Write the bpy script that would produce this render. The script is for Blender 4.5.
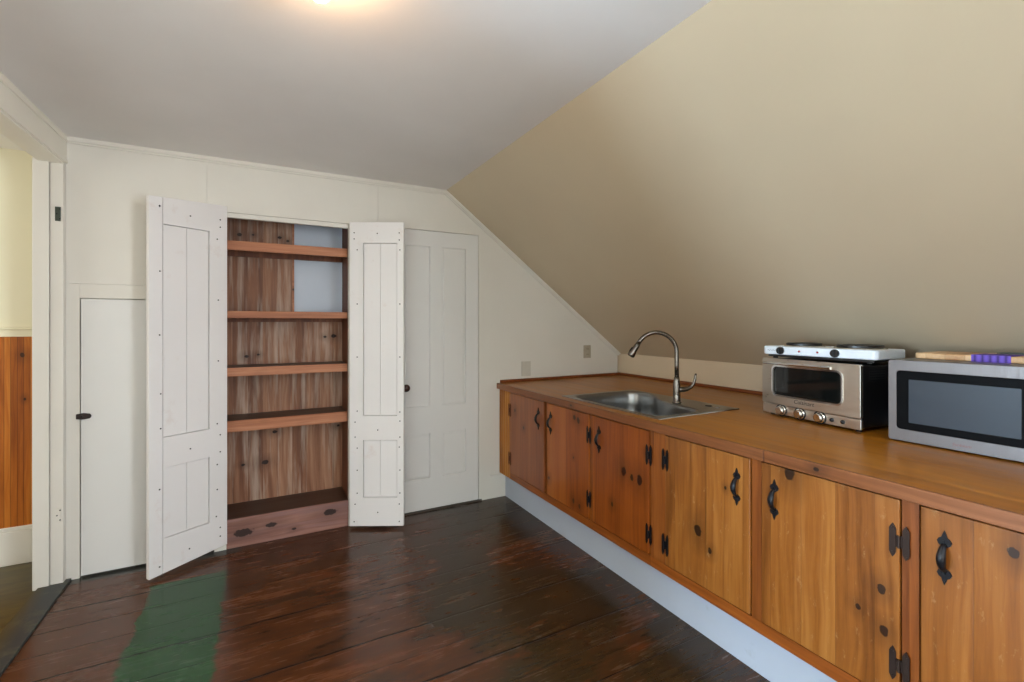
import bpy, bmesh, math, random
from mathutils import Vector, Matrix
random.seed(7)
S = bpy.context.scene
for o in list(bpy.data.objects): bpy.data.objects.remove(o)

# ------------------------------------------------------------------ camera, world, light, exposure
F_PX, HORIZON, EYE = 470.0, 323.5, 1.36
YAW = math.atan(252/470.0)
cd = bpy.data.cameras.new('camera'); cam = bpy.data.objects.new('camera', cd); S.collection.objects.link(cam)
cam.location = (0, 0, EYE); cam.rotation_euler = (math.pi/2, 0, -YAW)
cd.sensor_width = 36; cd.lens = F_PX/1024*36; cd.shift_y = -(341-HORIZON)/1024; cd.clip_start = .02
S.camera = cam
S.view_settings.view_transform = 'Standard'; S.view_settings.look = 'None'
S.view_settings.gamma = 1; S.view_settings.use_curve_mapping = False
S.view_settings.exposure = 0.24
W = bpy.data.worlds.new('sky'); S.world = W; W.use_nodes = True
W.node_tree.nodes['Background'].inputs[0].default_value = (.62, .78, 1, 1)
W.node_tree.nodes['Background'].inputs[1].default_value = 1.2

def area(name, loc, direction, sx, sy, power, color, spread=180):
    l = bpy.data.lights.new(name, 'AREA'); l.shape = 'RECTANGLE'; l.size = sx; l.size_y = sy
    l.energy = power; l.color = color; l.spread = math.radians(spread)
    o = bpy.data.objects.new(name, l); S.collection.objects.link(o); o.location = loc
    o.rotation_euler = Vector(direction).to_track_quat('-Z', 'Y').to_euler(); return o
DAY = (.58, .79, 1.0)
# daylight of the alcove window (deep in the dormer to the left), plus two added unseen windows: behind the camera, in the next room
area('daylight_alcove', (-3.12, .72, 1.25), (1, 0, 0), .50, 1.15, 125, DAY)
area('added_daylight_dormer', (1.36, -1.05, 1.40), (-1, 0, 0), 1.0, 1.1, 104, (.86, .93, 1))
area('added_daylight_next_room', (-3.42, 2.5, 1.45), (1, 0, 0), 1.0, 1.1, 21, (1, .97, .86))

# ------------------------------------------------------------------ helpers
ORI = {}
def setp(o, label=None, cat=None, group=None, kind=None):
    for k, v in (('label', label), ('category', cat), ('group', group), ('kind', kind)):
        if v: o[k] = v
    return o
def thing(name, label, cat, loc=(0,0,0), rz=0, group=None):
    o = bpy.data.objects.new(name, None); S.collection.objects.link(o)
    o.location = loc; o.rotation_euler = (0,0,rz); o.empty_display_size = .05
    ORI[o.name] = Matrix.Translation(loc) @ Matrix.Rotation(rz, 4, 'Z')
    return setp(o, label, cat, group)
def obj(name, bm, mat, parent=None, world=False, smooth=False, bevel=0, loc=None, label=None):
    """link the bmesh as one object; world=True: vertices given in world space"""
    me = bpy.data.meshes.new(name); 
    bmesh.ops.recalc_face_normals(bm, faces=bm.faces)
    o = bpy.data.objects.new(name, me)
    if parent is not None:
        o.parent = parent
        base = ORI[parent.name]
        if world: bmesh.ops.transform(bm, matrix=base.inverted(), verts=bm.verts)
        ORI[o.name] = base
    else:
        ORI[o.name] = Matrix.Identity(4)
    if loc is not None:
        o.location = loc
        ORI[o.name] = ORI[o.name] @ Matrix.Translation(loc)
    bm.to_mesh(me); bm.free()
    for m in (mat if isinstance(mat, (list, tuple)) else [mat]): me.materials.append(m)
    S.collection.objects.link(o)
    if smooth:
        for p in me.polygons: p.use_smooth = True
    if bevel:
        b = o.modifiers.new('bevel', 'BEVEL'); b.width = bevel; b.segments = 2; b.limit_method = 'ANGLE'; b.angle_limit = math.radians(35)
    if label: o['label'] = label
    return o
def struct(name, bm, mat, label, **k):
    return setp(obj(name, bm, mat, **k), label, name.split('_')[0], None, 'structure')
def box(bm, x0, x1, y0, y1, z0, z1, mi=0):
    v = [bm.verts.new((x, y, z)) for x in (x0, x1) for y in (y0, y1) for z in (z0, z1)]
    for f in ((0,1,3,2),(4,6,7,5),(0,4,5,1),(2,3,7,6),(0,2,6,4),(1,5,7,3)):
        fc = bm.faces.new([v[i] for i in f]); fc.material_index = mi
    return v
def B(*boxes):
    bm = bmesh.new()
    for b in boxes: box(bm, *b)
    return bm
def prism(bm, pts, axis, a0, a1, mi=0):
    """pts: 2D polygon; axis: extrusion axis; the two others in xyz order"""
    def mk(p, a):
        c = list(p); c.insert('xyz'.index(axis), a); return bm.verts.new(c)
    v0 = [mk(p, a0) for p in pts]; v1 = [mk(p, a1) for p in pts]; n = len(pts)
    bm.faces.new(v0).material_index = mi; bm.faces.new(v1[::-1]).material_index = mi
    for i in range(n): bm.faces.new((v0[i], v1[i], v1[(i+1)%n], v0[(i+1)%n])).material_index = mi
def rrect(x0, x1, y0, y1, r, n=5):
    out = []
    for cx, cy, a in ((x1-r, y0+r, -90), (x1-r, y1-r, 0), (x0+r, y1-r, 90), (x0+r, y0+r, 180)):
        for i in range(n+1):
            t = math.radians(a+90*i/n); out.append((cx+r*math.cos(t), cy+r*math.sin(t)))
    return out
def ringplate(bm, outer, inner, axis, a0, a1, mi=0):
    """plate with a hole: outer and inner have the same count"""
    def mk(p, a):
        c = list(p); c.insert('xyz'.index(axis), a); return bm.verts.new(c)
    O0, O1, I0, I1 = ([mk(p, a) for p in pp] for pp, a in ((outer,a0),(outer,a1),(inner,a0),(inner,a1)))
    n = len(outer)
    for i in range(n):
        j = (i+1)%n
        for q in ((O0[i],O0[j],I0[j],I0[i]),(O1[j],O1[i],I1[i],I1[j]),(O0[j],O0[i],O1[i],O1[j]),(I0[i],I0[j],I1[j],I1[i])):
            bm.faces.new(q).material_index = mi
def cyl(bm, p0, p1, r0, r1=None, n=20, mi=0, rings=None):
    p0, p1 = Vector(p0), Vector(p1); r1 = r0 if r1 is None else r1
    d = (p1-p0).normalized(); a = d.orthogonal().normalized(); b = d.cross(a)
    V = [[bm.verts.new(p+(a*math.cos(2*math.pi*i/n)+b*math.sin(2*math.pi*i/n))*r) for i in range(n)] for p, r in ((p0,r0),(p1,r1))]
    for i in range(n):
        j = (i+1)%n; bm.faces.new((V[0][i],V[0][j],V[1][j],V[1][i])).material_index = mi
    bm.faces.new(V[0][::-1]).material_index = mi; bm.faces.new(V[1]).material_index = mi
def tube(bm, pts, rad, n=14, flat=1.0, side=None):
    """sweep; rad number or list; flat scales the section along 'side'"""
    pts = [Vector(p) for p in pts]; m = len(pts)
    rad = rad if isinstance(rad, (list, tuple)) else [rad]*m
    prev = None; rings = []
    for i, p in enumerate(pts):
        d = (pts[min(i+1, m-1)]-pts[max(i-1, 0)]).normalized()
        if side is not None: a = Vector(side).normalized(); a = (a-d*a.dot(d)).normalized()
        else:
            a = d.orthogonal().normalized() if prev is None else (prev-d*prev.dot(d)).normalized()
        prev = a; b = d.cross(a)
        rings.append([bm.verts.new(p+a*math.cos(2*math.pi*k/n)*rad[i]*flat+b*math.sin(2*math.pi*k/n)*rad[i]) for k in range(n)])
    for q, w in zip(rings, rings[1:]):
        for k in range(n): bm.faces.new((q[k], q[(k+1)%n], w[(k+1)%n], w[k]))
    bm.faces.new(rings[0][::-1]); bm.faces.new(rings[-1])
def lathe(bm, prof, c=(0,0,0), n=32, axis='z', mi=0):
    """prof: (radius, height) list; height runs along axis"""
    def P(r, h, t):
        x, y = r*math.cos(t), r*math.sin(t)
        return Vector(c)+(Vector((x,y,h)) if axis == 'z' else Vector((x,h,y)))
    rings = []
    for r, h in prof:
        rings.append([bm.verts.new(P(0,h,0))] if r < 1e-6 else [bm.verts.new(P(r,h,2*math.pi*i/n)) for i in range(n)])
    for q, w in zip(rings, rings[1:]):
        for i in range(n):
            j = (i+1)%n
            f = [q[i], q[j], w[j], w[i]] if len(q) > 1 and len(w) > 1 else ([q[0], w[j], w[i]] if len(q) == 1 else [q[i], q[j], w[0]])
            bm.faces.new(f).material_index = mi

# ------------------------------------------------------------------ node helpers
def lin(c): return tuple(((v/255)/12.92 if v/255 <= .04045 else ((v/255+.055)/1.055)**2.4) for v in c)
class NT:
    def __init__(s, name):
        s.m = bpy.data.materials.new(name); s.m.use_nodes = True; s.t = s.m.node_tree
        s.b = s.t.nodes['Principled BSDF']; s.tc = s.t.nodes.new('ShaderNodeTexCoord')
    def put(s, sock, v):
        if isinstance(v, bpy.types.NodeSocket): s.t.links.new(v, sock)
        elif isinstance(v, tuple) and len(v) == 3 and sock.type == 'RGBA': sock.default_value = (*v, 1)
        else: sock.default_value = v
    def math(s, op, a, b=0.0, c=None, clamp=False):
        n = s.t.nodes.new('ShaderNodeMath'); n.operation = op; n.use_clamp = clamp
        s.put(n.inputs[0], a); s.put(n.inputs[1], b)
        if c is not None: s.put(n.inputs[2], c)
        return n.outputs[0]
    def vec(s, op, a, b):
        n = s.t.nodes.new('ShaderNodeVectorMath'); n.operation = op; s.put(n.inputs[0], a); s.put(n.inputs[1], b)
        return n.outputs['Value'] if op in ('LENGTH','DISTANCE') else n.outputs[0]
    def xyz(s, v):
        n = s.t.nodes.new('ShaderNodeSeparateXYZ'); s.put(n.inputs[0], v); return n.outputs
    def comb(s, x, y, z):
        n = s.t.nodes.new('ShaderNodeCombineXYZ')
        for i, v in enumerate((x,y,z)): s.put(n.inputs[i], v)
        return n.outputs[0]
    def noise(s, v, scale, detail=3, rough=.55, dist=0):
        n = s.t.nodes.new('ShaderNodeTexNoise'); s.put(n.inputs['Vector'], v)
        n.inputs['Scale'].default_value = scale; n.inputs['Detail'].default_value = detail
        n.inputs['Roughness'].default_value = rough; n.inputs['Distortion'].default_value = dist
        return n.outputs['Fac']
    def white(s, v):
        n = s.t.nodes.new('ShaderNodeTexWhiteNoise'); n.noise_dimensions = '1D'; s.put(n.inputs['W'], v); return n.outputs['Value']
    def ramp(s, v, stops, interp='LINEAR'):
        n = s.t.nodes.new('ShaderNodeValToRGB'); s.put(n.inputs[0], v); e = n.color_ramp.elements
        n.color_ramp.interpolation = interp
        while len(e) < len(stops): e.new(.5)
        for i, (p, c) in enumerate(stops): e[i].position = p; e[i].color = (*c, 1)
        return n.outputs[0]
    def rng(s, v, a, b, c=0.0, d=1.0):
        n = s.t.nodes.new('ShaderNodeMapRange'); s.put(n.inputs[0], v)
        for i, x in enumerate((a,b,c,d)): n.inputs[i+1].default_value = x
        return n.outputs[0]
    def mix(s, f, a, b, mode='MIX'):
        n = s.t.nodes.new('ShaderNodeMix'); n.data_type = 'RGBA'; n.blend_type = mode
        s.put(n.inputs[0], f); s.put(n.inputs[6], a); s.put(n.inputs[7], b); return n.outputs[2]
    def bump(s, h, strength=.2, dist=.002):
        n = s.t.nodes.new('ShaderNodeBump'); n.inputs['Strength'].default_value = strength; n.inputs['Distance'].default_value = dist
        s.put(n.inputs['Height'], h); s.t.links.new(n.outputs[0], s.b.inputs['Normal'])
    def out(s, color=None, rough=None, metal=None, spec=None, coat=None, coat_rough=None):
        for k, v in (('Base Color', color), ('Roughness', rough), ('Metallic', metal), ('Specular IOR Level', spec), ('Coat Weight', coat), ('Coat Roughness', coat_rough)):
            if v is not None: s.put(s.b.inputs[k], v)
        return s.m

def paint(name, rgb, rough=.55, var=.06, dirt=None, bump=.12, grain=None):
    n = NT(name); p = n.tc.outputs['Object']
    c = lin(rgb); a = n.noise(p, 1.7, 4); col = n.mix(n.rng(a, .3, .7), tuple(v*(1-var) for v in c), tuple(min(1, v*(1+var)) for v in c))
    if dirt:
        d = n.noise(p, 7, 6, .7); col = n.mix(n.rng(d, .6, .75, 0, .55), col, lin(dirt))
    q = p if not grain else n.vec('MULTIPLY', p, grain)
    n.bump(n.noise(q, 38, 4, .6), bump, .002)
    return n.out(col, rough)
def plain(name, rgb, rough=.4, metal=0, bump=0, coat=None):
    n = NT(name); c = lin(rgb)
    a = n.noise(n.tc.outputs['Object'], 30, 2)
    col = n.mix(a, tuple(v*.93 for v in c), tuple(min(1, v*1.05) for v in c))
    if bump: n.bump(n.noise(n.tc.outputs['Object'], 160, 3), bump, .001)
    return n.out(col, rough, metal, coat=coat)
def brushed(name, rgb, rough=.28, axis=(1,1,60)):
    n = NT(name); q = n.vec('MULTIPLY', n.tc.outputs['Object'], axis)
    a = n.noise(q, 12, 3); c = lin(rgb)
    n.bump(a, .04, .0005)
    return n.out(n.mix(a, tuple(v*.85 for v in c), c), n.rng(a, .3, .7, rough*.8, rough*1.25), 1.0)

def wood(name, dark, mid, light, grain='z', across='y', board=.12, knots=(), rough=.38, seam=.5, scale=1.0, tone=.25,
         seed=0.0, wear=0.0, smallknots=0.0, coat=0.0, weather=None, rot=1.0, streak=.5):
    """grain along one object axis, boards laid side by side along the other; knots: (across, along, radius)"""
    n = NT(name); p = n.tc.outputs['Object']; X = n.xyz(p)
    ia, ig = 'xyz'.index(across), 'xyz'.index(grain); ic = 3-ia-ig
    A, G, Cc = X[ia], X[ig], X[ic]
    bi = n.math('FLOOR', n.math('DIVIDE', n.math('ADD', A, 50+seed*.037), board)); rnd = n.white(n.math('ADD', bi, seed))
    Gs = n.math('ADD', G, n.math('MULTIPLY', rnd, 7.3))
    wob = n.math('MULTIPLY', n.math('SUBTRACT', n.noise(n.comb(A, G, Cc), 2.2, 2), .5), .05)
    A2 = n.math('ADD', A, wob)
    core = None
    for (ka, kg, kr) in knots:
        da = n.math('SUBTRACT', A, ka); dg = n.math('DIVIDE', n.math('SUBTRACT', G, kg), rot*1.35)
        jit = n.math('MULTIPLY', n.math('SUBTRACT', n.noise(p, 45, 2), .5), kr*.9)
        d = n.math('ADD', n.math('SQRT', n.math('ADD', n.math('MULTIPLY', da, da), n.math('MULTIPLY', dg, dg))), jit)
        k = n.rng(d, kr*.75, kr*1.1, 1, 0); hal = n.rng(d, kr*1.2, kr*4.5, .35, 0)
        kk = n.math('MAXIMUM', k, hal); core = kk if core is None else n.math('MAXIMUM', core, kk)
    fine = n.noise(n.comb(n.math('MULTIPLY', A2, 60*scale), n.math('MULTIPLY', Gs, 2.2*scale), n.math('MULTIPLY', Cc, 60*scale)), 1, 5, .6, .3)
    broad = n.noise(n.comb(n.math('MULTIPLY', A2, 14*scale), n.math('MULTIPLY', Gs, .9*scale), n.math('MULTIPLY', Cc, 14*scale)), 1, 3, .5, .8)
    f = n.math('ADD', n.math('MULTIPLY', fine, .5), n.math('MULTIPLY', broad, .5))
    f = n.math('ADD', f, n.math('MULTIPLY', n.math('SUBTRACT', rnd, .5), tone))
    col = n.ramp(f, [(.28, lin(dark)), (.5, lin(mid)), (.72, lin(light))])
    if weather:
        wv = n.noise(n.comb(n.math('MULTIPLY', A, 22), n.math('MULTIPLY', Gs, 1.6), Cc), 1, 4, .6)
        col = n.mix(n.rng(wv, .48, .66, 0, streak), col, lin(weather))
    if smallknots:
        vn = n.t.nodes.new('ShaderNodeTexVoronoi'); vn.inputs['Scale'].default_value = 1
        n.put(vn.inputs['Vector'], n.comb(n.math('MULTIPLY', A2, 7), n.math('MULTIPLY', Gs, 4.2), n.math('MULTIPLY', Cc, 9)))
        gate = n.math('GREATER_THAN', n.xyz(vn.outputs['Color'])[0], 1-smallknots)
        k = n.math('MULTIPLY', n.rng(n.math('ADD', vn.outputs['Distance'], n.math('MULTIPLY', n.math('SUBTRACT', n.noise(p, 40, 2), .5), .06)), .05, .12, 1, 0), gate)
        hal = n.math('MULTIPLY', n.rng(vn.outputs['Distance'], .1, .35, .3, 0), gate)
        k = n.math('MAXIMUM', k, hal); core = k if core is None else n.math('MAXIMUM', core, k)
    if core is not None: col = n.mix(core, col, tuple(v*.2 for v in lin(dark)))
    fr = n.math('FRACT', n.math('DIVIDE', n.math('ADD', A, 50+seed*.037), board))
    e = n.math('MINIMUM', fr, n.math('SUBTRACT', 1, fr)); sm = n.rng(e, 0, .0018/board, 1, 0)
    col = n.mix(n.math('MULTIPLY', sm, seam), col, tuple(v*.25 for v in lin(dark)))
    if wear:
        wn = n.noise(n.comb(n.math('MULTIPLY', A, 14), n.math('MULTIPLY', G, 5), Cc), 3.2, 6, .75)
        col = n.mix(n.rng(wn, .60, .68, 0, wear), col, lin((205, 170, 125)))
    n.bump(n.math('SUBTRACT', n.math('MULTIPLY', fine, .3), n.math('MULTIPLY', sm, seam)), .25, .0015)
    return n.out(col, n.rng(fine, .3, .7, rough*.85, rough*1.2), coat=coat, coat_rough=.15)

# ------------------------------------------------------------------ materials
m_wall = paint('wall_white_paint', (227, 223, 214), .5, .03, grain=(1,1,.3))
m_trim = paint('trim_white_paint', (227, 223, 214), .4, .03, grain=(1,1,.2))
m_left = paint('header_cream_paint', (242, 237, 224), .5, .03)
m_ceil = paint('ceiling_paint', (238, 235, 233), .6, .03, bump=.25)
m_slope = paint('slope_cream_paint', (198, 181, 154), .42, .03, bump=.2)
m_knee = paint('knee_cream_paint', (212, 192, 164), .5, .03)
m_leaf = paint('worn_white_door_paint', (236, 233, 232), .5, .02, dirt=(222, 208, 202), grain=(1,1,.25))
m_door = paint('smooth_white_door_paint', (228, 227, 224), .42, .02, grain=(1,1,.2))
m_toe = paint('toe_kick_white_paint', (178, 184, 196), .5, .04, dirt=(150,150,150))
m_yellow = paint('next_room_yellow_paint', (238, 232, 206), .6, .03)
m_iron = plain('black_wrought_iron', (30, 30, 34), .36, .5, bump=.5)
m_brass = plain('aged_brown_hinge', (62, 48, 42), .45, .7, bump=.5)
m_rust = plain('rusty_hinge', (92, 45, 25), .55, .4, bump=.4)
m_steel = brushed('brushed_steel', (214, 204, 190), .34, (1,1,6))
m_steel2 = brushed('microwave_steel', (122, 117, 116), .45, (20,1,1))
m_sink = plain('sink_steel', (150, 150, 150), .3, 1)
m_nickel = plain('brushed_nickel', (118, 113, 108), .2, 1)
m_chrome = plain('polished_chrome', (225, 225, 225), .08, 1)
m_black = plain('black_enamel', (12, 12, 14), .35)
m_rubber = plain('black_rubber', (16, 16, 17), .7)
m_glass = plain('dark_oven_glass', (14, 17, 16), .05, 0)
m_screen = plain('microwave_screen_mesh', (26, 37, 50), .4, 0)
m_mwblack = plain('microwave_black_glass', (3, 3, 4), .5, 0); m_mwblack.node_tree.nodes['Principled BSDF'].inputs['Specular IOR Level'].default_value = .08
m_white = plain('white_enamel', (225, 232, 240), .28, 0)
m_red = plain('red_indicator', (150, 20, 40), .3)
m_ink = plain('grey_logo_ink', (50, 44, 40), .5)
m_redink = plain('red_brown_logo_ink', (120, 70, 66), .5)
m_knob = plain('dark_brown_knob_lacquer', (58, 24, 18), .25)
m_latch = plain('dark_latch_wood', (38, 24, 20), .6)
m_nail = plain('nail_head_iron', (38, 34, 36), .6, .4)
m_plate = plain('painted_switch_plate', (186, 176, 156), .5)
m_plate2 = plain('painted_blank_plate', (205, 199, 186), .5)
m_slot = plain('dark_slot', (40, 36, 32), .6)
m_purple = None

CAB = dict(dark=(120, 52, 14), mid=(178, 90, 28), light=(206, 122, 50))
m_frame = wood('cabinet_frame_wood', (90, 42, 12), (132, 70, 22), (158, 92, 36), 'z', 'y', .5, rough=.35, seam=0, tone=.1)
m_rail = wood('cabinet_rail_wood', (98, 46, 12), (142, 74, 22), (166, 96, 36), 'y', 'z', .5, rough=.35, seam=0, tone=.1)
m_counter = wood('worktop_wood', (130, 78, 14), (164, 102, 24), (188, 124, 40), 'y', 'x', .31, rough=.34, seam=.25, tone=.1, seed=3, coat=0, scale=.8)
m_nose = wood('worktop_edge_wood', (84, 46, 22), (124, 72, 36), (152, 94, 52), 'y', 'z', .5, rough=.35, seam=0, tone=.1, knots=((.02, -.6, .008), (.018, .8, .007)))
m_lip = wood('worktop_lip_wood', (88, 40, 14), (122, 62, 24), (140, 78, 34), 'y', 'z', .5, rough=.4, seam=0, tone=.1)
m_flute = wood('fluted_pine', (120, 66, 18), (172, 106, 34), (206, 142, 60), 'z', 'y', .5, rough=.4, seam=0, tone=.1)
m_wains = wood('wainscot_pine', (140, 70, 16), (186, 104, 30), (218, 142, 56), 'z', 'x', .027, rough=.4, seam=.9, tone=.25, knots=((-1.19, 1.18, .011), (-1.18, .93, .007)))
m_closet = wood('closet_back_boards', (96, 56, 36), (142, 94, 66), (184, 138, 108), 'z', 'x', .0895, rough=.6, seam=0, tone=.35, weather=(206, 184, 166), streak=.6, rot=.55,
    seed=.162, knots=[(x-.173, z, q) for x, z, q in ((-.12, 1.95, .018), (-.04, 1.955, .009), (.12, 1.95, .014), (.17, 1.93, .012), (.03, .66, .02), (.09, .62, .016), (.03, .42, .022), (-.1, .42, .012), (.47, 1.27, .020), (.41, 1.265, .012), (-.08, 1.14, .014), (-.01, 1.15, .010), (.5, .62, .012))])
m_shelfdark = wood('dark_shelf_wood', (44, 28, 20), (66, 42, 30), (84, 56, 42), 'x', 'y', .5, rough=.4, seam=0, tone=.1)  # dark shelf tops; the deck's shadow and reflection are put into this colour
m_closet2 = wood('closet_side_boards', (80, 42, 24), (116, 66, 42), (146, 92, 62), 'z', 'y', .15, rough=.6, seam=.3)
m_shelf = wood('closet_shelf_wood', (140, 80, 48), (182, 118, 82), (206, 150, 114), 'x', 'y', .5, rough=.55, seam=0, tone=.1, smallknots=.75)
m_shelftop = wood('closet_deck_wood', (112, 72, 60), (158, 112, 98), (184, 144, 130), 'x', 'z', .5, rough=.5, seam=0, tone=.1, knots=((.10, -.11, .016), (.115, .235, .022), (.085, -.26, .026), (.05, .02, .008)), weather=(150,120,125), rot=1.6)
m_board = wood('cutting_board_maple', (176, 128, 84), (206, 164, 118), (224, 188, 144), 'y', 'x', .06, rough=.5, seam=.3)

def floor_mat():
    n = NT('old_painted_floorboards'); p = n.tc.outputs['Object']; X = n.xyz(p)
    seams = [3.13, 2.97, 2.79, 2.61, 2.43, 2.25, 2.06, 1.88, 1.73, 1.58, 1.42, 1.25, 1.08, .9, .7, .5, .3, .1]
    wob = n.math('MULTIPLY', n.math('SUBTRACT', n.noise(n.comb(n.math('MULTIPLY', X[0], 1.2), X[1], 0), 3, 3), .5), .02)
    Y = n.math('ADD', X[1], wob); line = None; idx = None
    for i, s in enumerate(seams):
        d = n.math('ABSOLUTE', n.math('SUBTRACT', Y, s)); w = .0065 if i in (1, 4, 6, 8) else .0035
        l = n.rng(d, w*.4, w, 1 if i in (0,1,2,4,6,8,10) else .55, 0); line = l if line is None else n.math('MAXIMUM', line, l)
        g = n.math('GREATER_THAN', Y, s); idx = g if idx is None else n.math('ADD', idx, g)
    rnd = n.white(n.math('ADD', idx, 11.3))
    br = n.noise(n.comb(n.math('MULTIPLY', X[0], 1.0), n.math('MULTIPLY', X[1], 4), rnd), 2.2, 5, .65, .4)
    fine = n.noise(n.comb(n.math('MULTIPLY', X[0], 5), n.math('MULTIPLY', X[1], 50), rnd), 1.4, 5, .65)
    col = n.ramp(n.math('ADD', n.math('MULTIPLY', br, .65), n.math('MULTIPLY', fine, .35)),
        [(.34, lin((46, 27, 15))), (.5, lin((80, 44, 22))), (.66, lin((106, 60, 30)))])
    col = n.mix(n.math('MULTIPLY', rnd, .3), col, lin((58, 40, 28)))
    # orange wear and dark green-black grime, more of it towards the counter
    gr = n.noise(p, 1.5, 5, .6, .6); east = n.rng(X[0], .3, 1.3, -.12, .12)
    col = n.mix(n.rng(n.math('ADD', gr, east), .46, .6, 0, .85), col, n.mix(fine, lin((28, 24, 12)), lin((62, 48, 26))))
    wr = n.noise(n.comb(n.math('MULTIPLY', X[0], 2.0), n.math('MULTIPLY', X[1], 6), 4.2), 2.4, 6, .72)
    col = n.mix(n.rng(wr, .58, .68, 0, .6), col, lin((104, 50, 22)))
    # brown paint of the west end
    bp = n.math('ADD', X[0], n.math('MULTIPLY', n.math('SUBTRACT', n.noise(p, 9, 3), .5), .06))
    col = n.mix(n.rng(bp, -.47, -.5, 0, .75), col, lin((84, 52, 34)))
    # green painted stripe
    wx = n.math('ADD', X[0], n.math('MULTIPLY', n.math('SUBTRACT', n.noise(n.comb(X[0], n.math('MULTIPLY', X[1], 2), 0), 7, 4, .7), .5), .09))
    gm = n.math('MULTIPLY', n.math('MULTIPLY', n.rng(wx, -.5, -.485), n.rng(wx, -.155, -.17)), n.rng(Y, 3.03, 3.02))
    col = n.mix(n.math('MULTIPLY', gm, .93), col, n.mix(br, lin((18, 58, 26)), lin((30, 80, 40))))
    # grey strip along the wall, under the small door
    edge = n.math('MULTIPLY', n.rng(Y, 3.235, 3.245), n.rng(X[0], -.1, -.12))
    col = n.mix(edge, col, lin((58, 58, 54)))
    spk = n.noise(p, 55, 3, .6)
    col = n.mix(n.rng(spk, .71, .75, 0, .22), col, lin((120, 104, 84)))
    col = n.mix(n.math('MULTIPLY', line, .95), col, lin((6, 5, 5)))
    n.bump(n.math('SUBTRACT', n.math('ADD', n.math('MULTIPLY', fine, .12), n.math('MULTIPLY', br, .35)), line), .35, .004)
    return n.out(col, n.rng(n.math('ADD', n.math('MULTIPLY', br, .5), n.math('MULTIPLY', fine, .5)), .35, .65, .15, .32), spec=.38)
m_floor = floor_mat()
def olive():
    n = NT('next_room_olive_floor'); p = n.tc.outputs['Object']
    q = n.vec('MULTIPLY', p, (2, 9, 1)); a = n.noise(q, 2.2, 5, .6)
    Yf = n.math('FRACT', n.math('DIVIDE', n.xyz(p)[1], .14)); s = n.rng(Yf, 0, .03, 1, 0)
    c = n.ramp(a, [(.3, lin((54, 46, 16))), (.7, lin((92, 80, 30)))])
    return n.out(n.mix(n.math('MULTIPLY', s, .6), c, lin((20,18,8))), .35)
m_olive = olive()
def threshold_mat():
    n = NT('worn_threshold_paint'); p = n.tc.outputs['Object']; X = n.xyz(p)
    a = n.noise(p, 8, 5, .7)
    e = n.rng(n.math('ADD', n.math('ADD', X[0], n.math('MULTIPLY', X[1], .06)), n.math('MULTIPLY', a, .03)), -.80, -.74)
    c = n.mix(e, lin((72, 60, 24)), n.mix(n.rng(a, .5, .65), lin((46, 50, 50)), lin((84, 82, 66))))
    return n.out(c, .5)
m_thresh = threshold_mat()
def emis(name, col, st):
    n = NT(name); n.b.inputs['Emission Color'].default_value = (*col, 1); n.b.inputs['Emission Strength'].default_value = st
    a = n.noise(n.tc.outputs['Object'], 3); return n.out(n.mix(a, (.95,.95,.9), (1,1,.95)), .3)
BULB = emis('glowing_bulb_glass', (1, .60, .30), 125)
def pane():
    n = NT('window_glass'); tr = n.t.nodes.new('ShaderNodeBsdfTransparent'); gl = n.t.nodes.new('ShaderNodeBsdfGlossy')
    gl.inputs['Roughness'].default_value = .02; mx = n.t.nodes.new('ShaderNodeMixShader'); mx.inputs[0].default_value = .06
    n.t.links.new(tr.outputs[0], mx.inputs[1]); n.t.links.new(gl.outputs[0], mx.inputs[2])
    n.t.links.new(mx.outputs[0], n.t.nodes['Material Output'].inputs[0]); return n.m
m_pane = pane()
def purple():
    n = NT('purple_woven_band'); X = n.xyz(n.tc.outputs['Object'])
    w = n.math('ABSOLUTE', n.math('SINE', n.math('MULTIPLY', X[0], 150)))
    return n.out(n.mix(w, lin((44, 20, 96)), lin((112, 84, 190))), .7)
m_purple = purple()

# ------------------------------------------------------------------ the room shell
D, CZ = 3.30, 2.345                       # far wall, ceiling
KX, KZ, CX = 2.88, 1.088, 1.213           # knee wall and crease
struct('floor', B((-.885, 2.95, -1.85, 3.64, -.05, 0)), m_floor, 'old brown painted wooden floorboards with a green painted stripe')
f2 = struct('floor', B((-3.5, -.99, 1.2, 3.70, -.05, 0)), m_olive, 'olive painted floorboards of the next room seen through the left opening')
struct('floor', B((-3.2, -.885, -1.85, 1.2, -.05, 0)), m_floor, 'brown floorboards of the alcove behind the left wall')
DX = 1.45
struct('ceiling', B((-3.6, CX, -1.9, 3.72, CZ, CZ+.05), (CX, DX+.05, -1.9, -.35, CZ, CZ+.05)), m_ceil, 'flat grey white painted ceiling')
bm = bmesh.new(); prism(bm, [(CX, CZ), (KX, KZ), (KX+.06, KZ+.04), (CX, CZ+.07)], 'y', -.4, 3.36)
struct('wall_slope', bm, m_slope, 'cream painted sloping attic wall above the counter')
struct('wall_right', B((KX, KX+.06, -.4, 3.36, 0, KZ+.02)), m_knee, 'low cream knee wall behind the worktop')

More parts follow.
